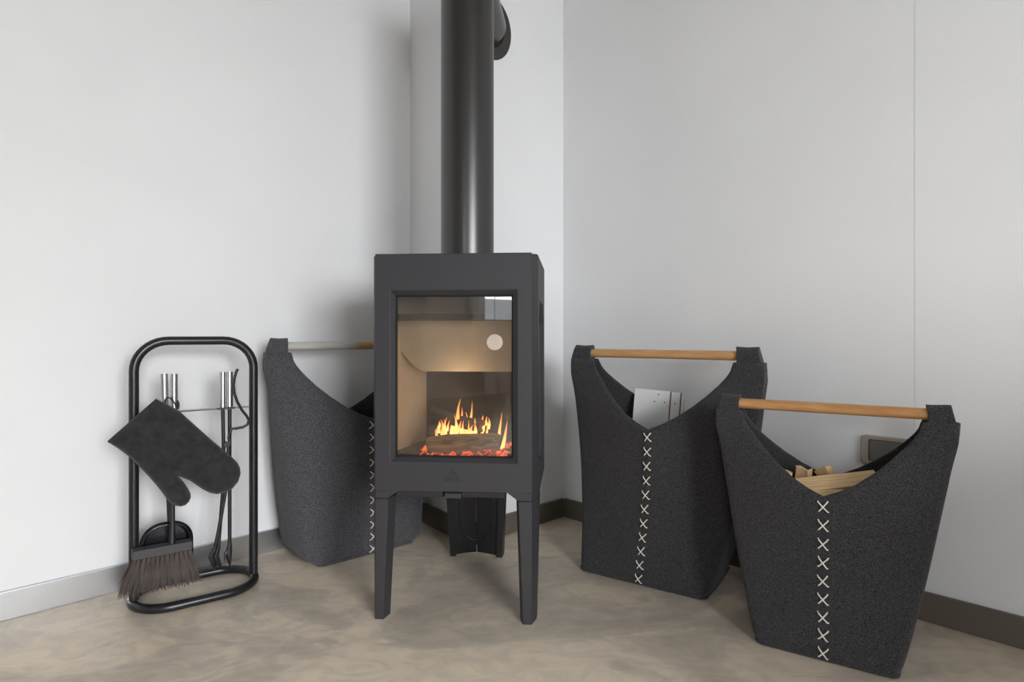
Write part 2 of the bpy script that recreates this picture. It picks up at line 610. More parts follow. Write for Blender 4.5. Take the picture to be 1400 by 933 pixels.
window('window_1', room(w1['a0'], ROOM_B), room(w1['a1'], ROOM_B), w1['z0'], w1['z1'], DV, 1)
window('window_2', room(ROOM_A, w2['b0']), room(ROOM_A, w2['b1']), w2['z0'], w2['z1'], DU, 0)

# ------------------------------------------------------------------ the stove
ST_YAW = math.atan2(-0.028, 0.3716)
ST_LOC = Vector((-0.1398, 1.376, 0))
stove = thing('wood_stove', 'dark grey cast iron wood stove with a tall glass door, on tapered legs', 'stove', ST_LOC, ST_YAW)
Z0, Z1 = 0.2875, 0.868
FX = 0.186                                           # half width of the flat front
SIDE0, SIDE1 = (0.200, 0.035), (0.2085, 0.345)
BACK = (0.165, 0.395)


def st_front(px, py, y=0.0):
    """stove-frame x, z of an image point on the plane y of the stove"""
    d = Vector(((px - 700) / F_PX, 1.0, (Y_HOR - py) / F_PX))
    c, s = math.cos(ST_YAW), math.sin(ST_YAW)
    ex, ey = Vector((c, s, 0)), Vector((-s, c, 0))
    o = Vector((0, 0, CAM_H)) - ST_LOC
    t = (y - o.dot(ey)) / d.dot(ey)
    p = o + d * t
    return p.dot(ex), p.z


def quad(x0, x1, z0, z1, y):
    return [(x0, y, z0), (x1, y, z0), (x1, y, z1), (x0, y, z1)]


hx0, hz1 = st_front(533, 397); hx1, hz0 = st_front(708, 635)
gx0, gz1 = st_front(540, 404, 0.012); gx1, gz0 = st_front(701, 627.5, 0.012)
ZF = 0.307
m = MB()
m.loft([quad(-FX, FX, ZF, Z1, 0), quad(hx0, hx1, hz0, hz1, 0), quad(gx0, gx1, gz0, gz1, 0.012), quad(gx0, gx1, gz0, gz1, 0.024),
        quad(-FX, FX, ZF, Z1, 0.024), quad(-FX, FX, ZF, Z1, 0)], cap=False)
for s in (-1, 1):                                    # corners of the front that run down on to the legs
    pl = [(s * FX, Z0), (s * 0.155, Z0), (s * 0.128, ZF), (s * FX, ZF)]
    m.loft([[(x, 0, z) for x, z in pl], [(x, 0.024, z) for x, z in pl]])
front = m.build('door_frame', 'stove_paint', stove, smooth=20, bevel=0.0012)
m = MB(); m.loft([quad(gx0 - 0.012, gx1 + 0.012, gz0 - 0.012, gz1 + 0.012, 0.0245), quad(gx0 + 0.003, gx1 - 0.003, gz0 + 0.003, gz1 - 0.003, 0.0245),
                  quad(gx0 + 0.003, gx1 - 0.003, gz0 + 0.003, gz1 - 0.003, 0.019), quad(gx0 - 0.0005, gx1 + 0.0005, gz0 - 0.0005, gz1 + 0.0005, 0.019)], cap=False)
m.build('door_gasket', 'gasket', stove, smooth=0)
m = MB(); m.box(gx0 - 0.010, gx1 + 0.010, 0.026, 0.030, gz0 - 0.010, gz1 + 0.010)
m.build('door_glass', 'stove_glass', stove, smooth=0)

# sides: chamfer at the front corner and a flat flank with a tall window
for s in (-1, 1):
    m = MB()
    pl = [(s * FX, 0.0), (s * SIDE0[0], SIDE0[1]), (s * (SIDE0[0] - 0.014), SIDE0[1] + 0.002), (s * (FX - 0.012), 0.024)]
    m.loft([[(x, y, Z0) for x, y in pl], [(x, y, Z1 - 0.006) for x, y in pl]])
    a, b = Vector((s * SIDE0[0], SIDE0[1], 0)), Vector((s * SIDE1[0], SIDE1[1], 0))

    def sp(t, z, ins=0.0):
        p = a.lerp(b, t)
        return (p.x - s * ins, p.y, z)

    def rl(t0, t1, z0, z1, ins, chop=0.05):
        return [sp(t0, z0, ins), sp(t1, z0, ins), sp(t1, z1 - chop, ins), sp(t1 - 0.1 * (chop > 0.001), z1, ins), sp(t0 + 0.1 * (chop > 0.001), z1, ins), sp(t0, z1 - chop, ins)]
    oz = rl(0, 1, Z0, Z1 - 0.006, 0, 0.0)
    oz[2] = sp(1, Z1 - 0.10); oz[3] = sp(1, Z1 - 0.006); oz[4] = sp(0, Z1 - 0.006); oz[5] = sp(0, Z1 - 0.10)
    m.loft([oz, rl(0.10, 0.86, 0.325, 0.762, 0), rl(0.13, 0.83, 0.333, 0.754, 0.010), rl(0.13, 0.83, 0.333, 0.754, 0.016)], cap=False)
    pb = [(s * SIDE1[0], SIDE1[1]), (s * BACK[0], BACK[1]), (s * (BACK[0] - 0.01), BACK[1] - 0.01), (s * (SIDE1[0] - 0.014), SIDE1[1] - 0.004)]
    m.loft([[(x, y, Z0) for x, y in pb], [(x, y, Z1 - 0.006) for x, y in pb]])
    m.build('side_panel', 'stove_paint', stove, smooth=20)
    m = MB(); m.loft([rl(0.11, 0.85, 0.327, 0.760, 0.0165), rl(0.11, 0.85, 0.327, 0.760, 0.0205)])
    m.build('side_glass', 'side_glass', stove, smooth=0)

plan = [(-FX, 0), (FX, 0), SIDE0, SIDE1, BACK, (-BACK[0], BACK[1]), (-SIDE1[0], SIDE1[1]), (-SIDE0[0], SIDE0[1])]
inn = [(x * 0.975, 0.2 + (y - 0.2) * 0.975) for x, y in plan]
pl2 = [(-FX, 0.0245), (FX, 0.0245)] + plan[2:]
m = MB(); m.loft([[(x, y, Z1 - 0.0055) for x, y in pl2], [(x, y, Z1 - 0.002) for x, y in pl2], [(x * .985, .2 + (y - .2) * .985, Z1 + 0.001) for x, y in pl2]])
m.build('top_plate', 'stove_paint', stove, smooth=20)
m = MB(); m.box(-BACK[0], BACK[0], BACK[1] - 0.012, BACK[1], Z0, Z1 - 0.006); m.build('back_panel', 'stove_paint', stove, smooth=0)
m = MB(); m.prism([(x * 0.96, 0.2 + (y - 0.2) * 0.86) for x, y in plan], ZF - 0.002, ZF + 0.008); m.build('bottom_plate', 'stove_paint', stove, smooth=0)

# lower lip: a sloping apron between the legs and the air slide set into it
lx0 = st_front(545, 672)[0]; lxm = st_front(604.5, 676)[0]; lxr = st_front(693, 676)[0]
m = MB()
pr = [(0.004, ZF + 0.001), (0.016, 0.2885), (0.06, 0.2885), (0.06, ZF + 0.001)]
m.loft([[(x, y, z) for y, z in pr] for x in (lx0 - 0.004, lxm)])
m.build('front_apron', 'stove_paint', stove, smooth=0)
m = MB()
pr = [(0.010, 0.3035), (0.020, 0.2890), (0.07, 0.2890), (0.07, 0.3035)]
m.loft([[(x, y, z) for y, z in pr] for x in (lxm + 0.004, lxr - 0.006)])
drawer = m.build('ash_lip', 'stove_paint', stove, smooth=0)
lv1 = st_front(630, 676)[0]
m = MB()
m.box(lxm + 0.005, lv1, 0.002, 0.03, 0.2895, 0.3020)
m.build('air_lever', 'stove_paint', stove, smooth=0, bevel=0.002)

# emblem and lettering cast into the front below the glass
bpy_txt = bpy.data.curves.new('lettering', 'FONT')
bpy_txt.body = 'J\u00d8TUL'
bpy_txt.align_x = 'CENTER'
bpy_txt.size = 0.0125
bpy_txt.extrude = 0.0012
bpy_txt.space_character = 1.1
_to = bpy.data.objects.new('lettering', bpy_txt)
COL.objects.link(_to)
bpy.context.view_layer.update()
_me = bpy.data.meshes.new_from_object(_to.evaluated_get(bpy.context.evaluated_depsgraph_get()))
bpy.data.objects.remove(_to)
_me.materials.clear(); _me.materials.append(MATS['emblem_shade'])
lx, lz = st_front(618.5, 658.5)
letter = bpy.data.objects.new('lettering', _me); COL.objects.link(letter); letter.parent = stove
letter.location = (lx, -0.0004, lz); letter.rotation_euler = (math.pi / 2, 0, 0)
m = MB()
for cx, cz, hh, bend in ((-0.0065, 0.000, 0.0085, -0.0016), (-0.0012, 0.003, 0.0125, 0.0018), (0.0038, 0.001, 0.0120, 0.003), (0.0085, -0.001, 0.0075, 0.0016)):
    m.tube([(cx + bend * math.sin(math.pi * t / 6 * 1.2), 0, cz + hh * t / 6) for t in range(7)], [0.0004, .0011, .0014, .0014, .0012, .0008, .0003], 6)
em = m.build('flame_emblem', 'emblem_shade', stove)
em.location = (lx, -0.0002, lz + 0.0125)

# legs
LEG_T = [(0.155, 0.000), (0.186, 0.000), (0.1995, 0.034), (0.203, 0.105), (0.166, 0.105), (0.147, 0.045)]
LEG_B = [(0.166, 0.000), (0.186, 0.000), (0.1965, 0.030), (0.1975, 0.058), (0.172, 0.058), (0.158, 0.030)]
for s in (-1, 1):
    m = MB()
    m.loft([[(s * x, y, 0.0) for x, y in LEG_B], [(s * x, y, Z0 - 0.0012) for x, y in LEG_T]])
    m.build('leg', 'stove_paint', stove, smooth=15, bevel=0.001)

# broad rear leg: a folded plate with flanges and an oval blank in it
RY = 0.405
m = MB()
wt, wb = 0.094, 0.079
hz = 0.303
for s in (-1, 1):
    m.loft([[(s * (w - 0.018), y0, z), (s * w, y0, z), (s * (w + 0.004), y0 + 0.03, z), (s * (w - 0.014), y0 + 0.012, z)]
            for w, z, y0 in ((wb, 0.0, RY), (wt, hz, RY - 0.03))])
    n = 6
    lo = [(s * lerp(wb - 0.016, 0.002, k / n), lerp(RY + 0.008, RY + 0.016, k / n), 0.003 + 0.006 * math.sin(math.pi * 0.5 * k / n)) for k in range(n + 1)]
    hi = [(s * lerp(wt - 0.016, 0.0, k / n), lerp(RY - 0.022, RY - 0.014, k / n), hz) for k in range(n + 1)]
    m.loft([lo, hi, [(x, y + 0.006, z) for x, y, z in hi], [(x, y + 0.006, z) for x, y, z in lo], lo], cap=False, closed=False)
rear = m.build('rear_leg', 'rear_paint', stove, smooth=25)


def rear_y(x, z):
    t = z / hz
    w = lerp(wb, wt, t) - 0.016
    return lerp(lerp(RY + 0.016, RY - 0.014, t), lerp(RY + 0.008, RY - 0.022, t), min(1, abs(x) / w))


path = []
for k in range(40):
    an = 2 * math.pi * k / 40
    x = 0.050 * math.cos(an)
    z = 0.108 + 0.060 * math.sin(an) + (0.060 if math.sin(an) > 0 else 0.0)
    path.append((x, rear_y(x, z) - 0.0005, z))
m = MB(); m.tube(path, 0.0016, 6, closed=True); m.build('oval_blank', 'rear_paint', rear)

# firebox behind the glass
m = MB(); m.box(-0.137, 0.180, 0.335, 0.345, ZF + 0.03, 0.62); m.build('back_plate', 'soot_iron', stove, smooth=0)
# fire-clay baffle hanging in the upper half: its lower edge sweeps up towards one side
b0x, b0z = st_front(583, 508, 0.20); b1x, b1z = st_front(541, 470, 0.20); b2x, b2z = st_front(702, 509, 0.20)
_, btz = st_front(600, 437, 0.20)
edge = []
for k in range(9):
    t = k / 8
    edge.append((lerp(b1x, b0x, t) - 0.0, b1z + (b0z - b1z) * math.sin(t * math.pi / 2) ** 1.1))
pl = [(-0.185, b1z + 0.03)] + edge + [(0.17, b0z), (0.17, btz), (-0.185, btz)]
m = MB(); m.loft([[(x, 0.20 + (z - b0z) * -0.15, z) for x, z in pl], [(x, 0.225 + (z - b0z) * -0.15, z) for x, z in pl]])
m.build('baffle', 'vermiculite', stove, smooth=0)
m = MB(); m.box(-0.18, 0.18, 0.10, 0.33, btz - 0.004, btz + 0.012); m.build('smoke_shelf', 'soot_iron', stove, smooth=0)
m = MB(); m.box(-0.17, 0.17, 0.345, 0.375, 0.58, 0.84); m.build('upper_back_brick', 'vermiculite', stove, smooth=0)
m = MB(); m.prism([(-0.190, 0.14), (-0.137, 0.334), (-0.137, 0.350), (-0.196, 0.14)], ZF + 0.04, 0.80); m.build('side_brick', 'vermiculite', stove, smooth=0)
m = MB(); m.box(-0.180, 0.180, 0.045, 0.345, ZF + 0.010, ZF + 0.060); m.build('grate_floor', 'ash_brown', stove, smooth=0)

# ------------------------------------------------------------------ fire
FLOOR_Z = ZF + 0.060
SM = Matrix.Translation(ST_LOC) @ Matrix.Rotation(ST_YAW, 4, 'Z')


def at_stove(x, y, z):
    return SM @ Vector((x, y, z))


rnd = random.Random(5)


def make_log(name, label, p0, p1, r, seed, matname='bark', tilt=0.0):
    rg = random.Random(seed)
    p0, p1 = at_stove(*p0), at_stove(*p1)
    ln = (p1 - p0).length
    n, k = 16, 9
    prof = [1 + rg.uniform(-0.13, 0.13) for _ in range(n)]
    mb = MB()
    rings = []
    for j in range(k):
        t = j / (k - 1)
        sc = r * (1 - 0.10 * t) * (1 + 0.05 * math.sin(5 * t + seed))
        rings.append([(t * ln + rg.uniform(-0.004, 0.004) * (j in (0, k - 1)), math.cos(2 * math.pi * i / n) * sc * prof[i] * (1 + rg.uniform(-.03, .03)),
                       math.sin(2 * math.pi * i / n) * sc * prof[i] + 0.006 * math.sin(t * 3 + seed)) for i in range(n)])
    mb.loft(rings, cap=False)
    e = thing(name, label, 'log', p0)
    e.rotation_euler = (p1 - p0).to_track_quat('X', 'Z').to_euler()
    mb.build('bark', matname, e, smooth=60)
    for j in (0, k - 1):
        mb = MB()
        rr = rings[j]
        c = Vector((sum(p[0] for p in rr) / n, sum(p[1] for p in rr) / n, sum(p[2] for p in rr) / n))
        mb.add(list(rr) + [c], [(i, (i + 1) % n, n) for i in range(n)])
        mb.build('cut_end', 'log_end', e, smooth=0)
    return e


lgz = FLOOR_Z - 0.004
make_log('burning_log', 'thick bark-covered log lying across the front of the fire', (-0.080, 0.130, lgz + 0.020), (0.098, 0.100, lgz + 0.052), 0.023, 1)
make_log('burning_log', 'charred black log lying behind the flames', (-0.10, 0.215, lgz + 0.035), (0.09, 0.235, lgz + 0.028), 0.030, 2, 'char')
make_log('burning_log', 'charred thin log leaning crosswise over the two others', (-0.10, 0.235, lgz + 0.100), (0.05, 0.150, lgz + 0.078), 0.017, 3, 'char')
mb = MB()
for k in range(260):
    x, y = rnd.uniform(-0.10, 0.115), rnd.uniform(0.062, 0.25)
    s = rnd.uniform(0.006, 0.015)
    z = FLOOR_Z + s * 0.55
    vs = [(x + s * dx * rnd.uniform(.7, 1.2), y + s * dy * rnd.uniform(.7, 1.2), z + s * dz * rnd.uniform(.5, .9)) for dx, dy, dz in ((1, 0, 0), (-1, 0, 0), (0, 1, 0), (0, -1, 0), (0, 0, 1), (0, 0, -.6))]
    mb.add([at_stove(*p) for p in vs], [(0, 2, 4), (2, 1, 4), (1, 3, 4), (3, 0, 4), (2, 0, 5), (1, 2, 5), (3, 1, 5), (0, 3, 5)])
tag(mb.build('glowing_embers', 'ember', smooth=0), 'bed of red glowing embers under the burning logs', 'embers', kind='stuff')

fire = thing('fire', 'orange and yellow flames licking up between the logs in the stove', 'fire', at_stove(0, 0.16, FLOOR_Z - 0.010), ST_YAW)
FL = [(-0.024, 0.02, 0.050, 0.100, 0.011), (-0.036, .03, 0.050, 0.070, 0.010), (0.008, 0.02, 0.055, 0.090, 0.010), (-0.008, 0.03, 0.05, 0.075, 0.010), (0.020, 0.03, 0.05, 0.065, 0.009),
      (-0.052, 0.02, 0.055, 0.045, 0.012), (-0.070, 0.03, 0.055, 0.030, 0.010), (-0.016, -0.02, 0.058, 0.040, 0.010), (0.034, -0.02, 0.062, 0.042, 0.008), (0.020, -0.025, 0.058, 0.030, 0.008),
      (0.052, 0.0, 0.070, 0.038, 0.008), (0.066, 0.0, 0.072, 0.030, 0.007), (-0.040, -0.025, 0.045, 0.034, 0.009), (0.100, 0.0, 0.010, 0.085, 0.010), (0.090, 0.02, 0.03, 0.085, 0.009), (-0.062, -0.02, 0.038, 0.025, 0.008), (0.004, -0.025, 0.056, 0.024, 0.008)]
_fr = random.Random(21)
FL = [(x, y, z, h_, r_ * 0.8) for x, y, z, h_, r_ in FL]
for _ in range(15):                                  # small tongues along the logs
    _x = _fr.uniform(-0.075, 0.085)
    _h = _fr.uniform(0.018, 0.045) * (1.5 - abs(_x) * 8)
    FL.append((_x, _fr.uniform(-0.03, 0.05), 0.040 + 0.15 * max(0, _x) + _fr.uniform(0, 0.03), max(0.014, _h), _fr.uniform(0.003, 0.0065)))
for k, (fx, fy, fz, fh, fr) in enumerate(FL):
    mb = MB()
    rg = random.Random(k)
    ph, sw = rg.uniform(0, 6), rg.uniform(0.10, 0.25)
    rings = []
    for j in range(12):
        t = j / 11
        rad = 0.72 * fr * (math.sin(math.pi * min(1, (0.18 + 0.82 * t)) ** 0.75) + 0.02) * (1.1 - 0.3 * t) + 0.0004
        cx = sw * fr * 3 * math.sin(ph + 4 * t) * t
        cy = sw * fr * 2 * math.cos(ph + 3 * t) * t
        rings.append([(cx + rad * (1 + .2 * math.sin(3 * a + ph)) * math.cos(a), cy + rad * .8 * math.sin(a), t) for a in [2 * math.pi * i / 12 for i in range(12)]])
    mb.loft(rings)
    o = mb.build('flame', 'flame', fire, smooth=80)
    o.location = (fx, fy, fz)
    o.scale = (1, 1, fh)
    o.rotation_euler = (rg.uniform(-.25, .25), rg.uniform(-.35, .35), rg.uniform(0, 6))
gl = bpy.data.lights.new('fire_glow', 'POINT'); gl.energy = 0.4; gl.color = (1.0, 0.70, 0.42); gl.shadow_soft_size = 0.05
glo = bpy.data.objects.new('fire_glow', gl); COL.objects.link(glo); glo.location = at_stove(-0.01, 0.16, FLOOR_Z + 0.17)

# ------------------------------------------------------------------ flue
PIPE_R = 0.0725
pax = at_stove(0.0, 0.232, 0)
flue = thing('flue_pipe', 'matte black round flue pipe rising from the stove top', 'flue pipe', (pax.x, pax.y, Z1 + 0.001))
m = MB(); m.lathe([(PIPE_R, 0), (PIPE_R, 0.93), (PIPE_R - 0.004, 0.934)], 64); m.build('pipe', 'flue_paint', flue)
m = MB(); m.lathe([(PIPE_R + 0.002, 0), (PIPE_R + 0.002, 0.004), (PIPE_R, 0.006)], 64); m.build('collar', 'flue_paint', flue)
rc = rB + dB * (-0.352)
rz = 1.697
ros = rc - nB * (S - 0.001) + Vector((0, 0, rz))
axis = Vector((pax.x, pax.y, rz))
stub_end = ros - nB * 0.01
m = MB(); m.tube([axis - Vector((pax.x, pax.y, Z1 + 0.001)), stub_end - Vector((pax.x, pax.y, Z1 + 0.001))], 0.060, 48)
m.build('wall_stub', 'flue_paint', flue)
# flat round rosette on the chimney breast
m = MB()
n = 64
ring0 = []
R_O, R_I = 0.107, 0.068


def ros_loop(r, off):
    return [ros + dB * (r * 0.86 * math.cos(2 * math.pi * k / n)) + Vector((0, 0, r * math.sin(2 * math.pi * k / n))) + nB * off for k in range(n)]


m.loft([ros_loop(R_O, 0.0), ros_loop(R_O, 0.003), ros_loop(R_O - 0.0015, 0.0045), ros_loop(R_I, 0.0045), ros_loop(R_I, 0.0)], cap=False)
m.build('flue_rosette_ring', 'rosette_paint', smooth=30)
tag(bpy.data.objects['flue_rosette_ring'], 'round dark brown wall rosette where the flue enters the wall', 'rosette')
m = MB(); m.loft([ros_loop(R_I + 0.0005, 0.0002), ros_loop(0.001, 0.0002)], cap=False)
o = m.build('sleeve_gap', 'black_gap', bpy.data.objects['flue_rosette_ring'], smooth=0)

# ------------------------------------------------------------------ felt baskets
VF_X = [0, .18, .36, .55, .70, .82, .90, .96, 1.0]
VF_Y = [0, .085, .19, .345, .50, .65, .77, .875, 1.0]


def felt_basket(label, loc, rz, H=0.625, w0=0.172, w1=0.29, xin=0.215, D=0.25, zV=0.415, n_st=11, bar='pine_bar', shear=0.0, sway=0.0, right=1.0, bulge=0.0, seed=1, group='felt log baskets',
                w_gamma=1.0, ridge=0.022, fold=1, cloth='felt_shaded'):
    root = thing('felt_basket', label, 'basket', (loc[0], loc[1], 0), rz, group)
    rg = random.Random(seed)
    k = w1 / 0.29
    Hb = H - 0.020 * k                                # felt runs up to just under the bar
    ph = [rg.uniform(0, 6) for _ in range(6)]

    def w(z):
        t = z / H
        return lerp(w0, w1, t ** w_gamma) + bulge * math.sin(math.pi * min(1, t)) - 0.008 * k * smooth((z - 0.93 * Hb) / (0.07 * Hb))

    def sx(z):
        return shear * z + sway * math.sin(math.pi * z / (H * 1.06))

    def rs(x):
        return x * right if x > 0 else x

    def s_half(z):
        t = min(1, z / Hb)
        return lerp(D / 2, 0.017 * k, t ** 0.9)

    def depth(u, z):
        s = s_half(z)
        fall = 1 - abs(u) ** 1.6
        full = D / 2 + 0.006 * math.sin(math.pi * min(1, z / zV)) - s
        b = 1 - smooth((z - zV) / (Hb - zV)) if z > zV else 1.0
        wr = 0.0022 * math.sin(7 * u + ph[0] + 5 * z) * math.sin(14 * z + ph[1]) + 0.0015 * math.sin(17 * u + ph[2] + 9 * z) * math.sin(20 * z + ph[3])
        return s + full * fall * b + wr * (1 - abs(u)) * min(1, z / 0.06)

    u_in = xin / w1
    us = [u_in * t for t in (0, .06, .12, .18, .27, .36, .45, .55, .63, .70, .76, .82, .86, .90, .93, .96, .985, 1.0)]
    us += [lerp(u_in, 1, t) for t in (.2, .45, .7, .88, 1.0)]
    us = [-u for u in reversed(us[1:])] + us

    def ztop(u):
        a = abs(u) / u_in
        return Hb if a >= 1 else zV + (Hb - zV) * interp(a, VF_X, VF_Y)

    NR = 26

    def column(fn, zt):
        out = []
        for j in range(NR + 1):
            z = zt * j / NR
            x, y = fn(z)
            out.append((rs(x) + sx(z), y, 0.004 + z * (zt - 0.004) / zt))
        return out

    def corner_round(u, z):
        return 1 - 0.10 * max(0, (abs(u) - 0.9) / 0.1) ** 2 * (1 - z / H)

    cols = []
    for u in us:
        cols.append(column(lambda z, u=u: (u * w(z), -depth(u, z) * corner_round(u, z)), ztop(u)))
    NS = 6
    for q in range(1, NS):
        t = q / NS
        cols.append(column(lambda z, t=t: (w(z) - 0.018 * math.sin(math.pi * t) * smooth(z / Hb * 1.6) * (1 - smooth((z - Hb * .8) / (Hb * .2))) + 0.004 * math.sin(math.pi * t), lerp(-s_half(z), s_half(z), t) * corner_round(1, z)), Hb))
    for u in reversed(us):
        cols.append(column(lambda z, u=u: (u * w(z), depth(u, z) * corner_round(u, z)), ztop(u)))
    for q in range(1, NS):
        t = q / NS
        cols.append(column(lambda z, t=t: (-w(z) + 0.018 * math.sin(math.pi * t) * smooth(z / Hb * 1.6) * (1 - smooth((z - Hb * .8) / (Hb * .2))) - 0.004 * math.sin(math.pi * t), lerp(s_half(z), -s_half(z), t) * corner_round(1, z)), Hb))
    nc = len(cols)
    nf = len(us)
    soft = set()
    for c in (0, nf - 1, nf - 1 + NS, 2 * nf - 2 + NS):       # the four felt corners are folded, not creased
        for d in range(-4, 5): soft.add((c + d) % nc)
    for _ in range(fold):
        new = {}
        for i in soft:
            a_, b_, c_ = cols[i - 1], cols[i], cols[(i + 1) % nc]
            new[i] = [((1 - g) * q[0] + g * (p[0] + r_[0]) / 2, (1 - g) * q[1] + g * (p[1] + r_[1]) / 2, q[2])
                      for j, (p, q, r_) in enumerate(zip(a_, b_, c_)) for g in [0.5 * (1 - smooth((j / NR - 0.80) / 0.18)) * smooth(j / NR / 0.22)]]
        for i, v_ in new.items(): cols[i] = v_
    mb = MB()
    vs = [p for c in cols for p in c]
    fs = []
    for i in range(nc):
        i2 = (i + 1) % nc
        for j in range(NR):
            fs.append((i * (NR + 1) + j, i2 * (NR + 1) + j, i2 * (NR + 1) + j + 1, i * (NR + 1) + j + 1))
    mb.add(vs, fs)
    body = mb.build('body', cloth, root, smooth=50, solid=0.0055)
    # floor of the basket and the sewn rim around it
    rim = [c[0] for c in cols]
    mb = MB()
    nb = len(rim)
    mb.add([(x * .98, y * .98, 0.006) for x, y, z in rim], [tuple(range(nb))])
    mb.build('base', cloth, root, smooth=0, solid=0.005)
    mb = MB(); mb.tube([(x * 1.008, y * 1.008, 0.0055) for x, y, z in rim], 0.0052, 8, closed=True)
    mb.build('base_seam', cloth, root)
    # felt sleeves that hold the bar
    r = 0.0165 * k
    xb = sx(H)
    for s in (-1, 1):
        prof = [(-0.0150, -0.036), (-0.0190, -0.022), (-0.0200, -0.006), (-0.0175, 0.010), (-0.0085, 0.0185), (-0.0035, ridge), (0.0035, ridge), (0.0085, 0.0185), (0.0175, 0.010), (0.0200, -0.006), (0.0190, -0.022), (0.0150, -0.036)]
        inn = xin + 0.001
        rings = []
        for t in (0, .25, .5, .75, 1.0):
            ring = []
            for y, z in prof:
                z_ = z * k
                drop = max(0, (z_ + 0.036 * k) / (0.058 * k))
                xo = w1 * 0.968 - 0.012 * k * smooth(drop * 1.2)
                xi = inn - 0.004 * k * (z_ > 0.015 * k)
                wob = 0.0012 * math.sin(9 * t + ph[4] + s)
                ring.append((xb + rs(s * lerp(xi, xo, t)), y * k + wob, H + z_ + 0.001 * math.sin(5 * t + ph[5])))
            rings.append(ring)
        if s < 0: rings = [list(reversed(q)) for q in rings]
        mb = MB(); mb.loft(rings)
        mb.build('handle_sleeve', cloth, root, smooth=45, bevel=0.0015)
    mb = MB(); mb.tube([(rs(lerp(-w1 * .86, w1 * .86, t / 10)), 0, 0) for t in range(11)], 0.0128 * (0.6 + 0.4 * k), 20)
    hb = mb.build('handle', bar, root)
    hb.location = (xb, 0, H - 0.002)
    tag(hb, 'round wooden carrying bar')
    # seam and cross stitches down the middle of the front
    mb = MB()
    zz = [0.006 + (zV - 0.012) * j / 24 for j in range(25)]
    mb.tube([(sx(z), -depth(0, z) - 0.0015, z) for z in zz], 0.0022, 6)
    mb.build('centre_seam', cloth, root)
    mb = MB()
    a, b_ = 0.0092, 0.0108
    for sg, dy in ((1, 0), (-1, -0.0018)):
        mb.tube([(-sg * a, dy + 0.003, -b_), (-sg * a * .8, dy - .0015, -b_ * .8), (0, dy - 0.0025, 0), (sg * a * .8, dy - .0015, b_ * .8), (sg * a, dy + 0.003, b_)], 0.00155, 6)
    st = mb.build('cross_stitch', 'thread', root)
    tag(st, 'cream thread cross stitch')
    for i in range(n_st):
        z = lerp(zV - 0.020, 0.018, i / (n_st - 1))
        o = st if i == 0 else copy_part(st, root)
        o.location = (sx(z), -depth(0, z) - 0.0045, z)
        o.rotation_euler = (0, rg.uniform(-.1, .1), 0)
    return root


B1 = felt_basket('tall charcoal felt basket standing behind the stove, wooden bar with painted light and shade', (-0.498, 1.880), math.radians(41.0), H=0.644, w0=0.163, w1=0.292, xin=0.2257, D=0.20, zV=0.418, n_st=11, w_gamma=0.36, right=0.90, fold=9, cloth='felt',
                 bar='bar_light_shade', seed=4)
B2_RZ = math.atan2(-0.194, 0.292)
B2 = felt_basket('tall charcoal felt basket holding a white board', (0.411, 1.687), B2_RZ, H=0.622, w0=0.175, w1=0.288, xin=0.213, D=0.25, zV=0.422, n_st=11, shear=0.02, sway=0.021, seed=7, w_gamma=0.9)
B3_RZ = math.atan2(-0.131, 0.211)
B3 = felt_basket('short charcoal felt basket filled with split kindling', (0.698, 1.298), B3_RZ, H=0.515, w0=0.128, w1=0.240, xin=0.182, D=0.20, zV=0.340, n_st=9, bar='oak_bar', seed=11, w_gamma=0.8)

# white offcut standing in the middle basket
M2 = Matrix.Translation((0.411, 1.687, 0)) @ Matrix.Rotation(B2_RZ, 4, 'Z')
board = thing('white_board', 'white melamine board with drilled holes, sticking out of the felt basket', 'board', M2 @ Vector((-0.030, 0.02, 0.012)), B2_RZ)
board.scale = (0.90, 1, 1)
board.rotation_euler = (math.radians(-6), math.radians(3), B2_RZ + math.radians(6))
BH = 0.50
m = MB(); m.box(-0.085, 0.033, 0, 0.016, 0, BH); m.build('board_panel', 'white_melamine', board, smooth=0)
m = MB(); m.box(0.033, 0.038, 0.004, 0.016, 0, BH); m.box(0.066, 0.071, 0.004, 0.016, 0, BH - 0.001); m.build('groove', 'chipboard', board, smooth=0)
m = MB(); m.box(0.038, 0.066, 0, 0.016, 0, BH - 0.0005); m.build('board_strip', 'white_melamine', board, smooth=0)
m = MB(); m.box(0.071, 0.079, 0, 0.016, 0, BH - 0.001); m.build('board_strip', 'white_melamine', board, smooth=0)
for hx, hz_ in ((-0.004, BH - 0.012), (-0.016, BH - 0.034), (0.017, BH - 0.034), (0.051, BH - 0.034)):
    m = MB()
    m.loft([[(hx + 0.0022 * math.cos(a), -0.0004, hz_ + 0.0022 * math.sin(a)) for a in [math.pi * k / 5 for k in range(10)]],
            [(hx + 0.0022 * math.cos(a), 0.006, hz_ + 0.0022 * math.sin(a)) for a in [math.pi * k / 5 for k in range(10)]]])
    m.build('drill_hole', 'hole_dark', board)

# kindling in the front basket
M3 = Matrix.Translation((0.698, 1.298, 0)) @ Matrix.Rotation(B3_RZ, 4, 'Z')


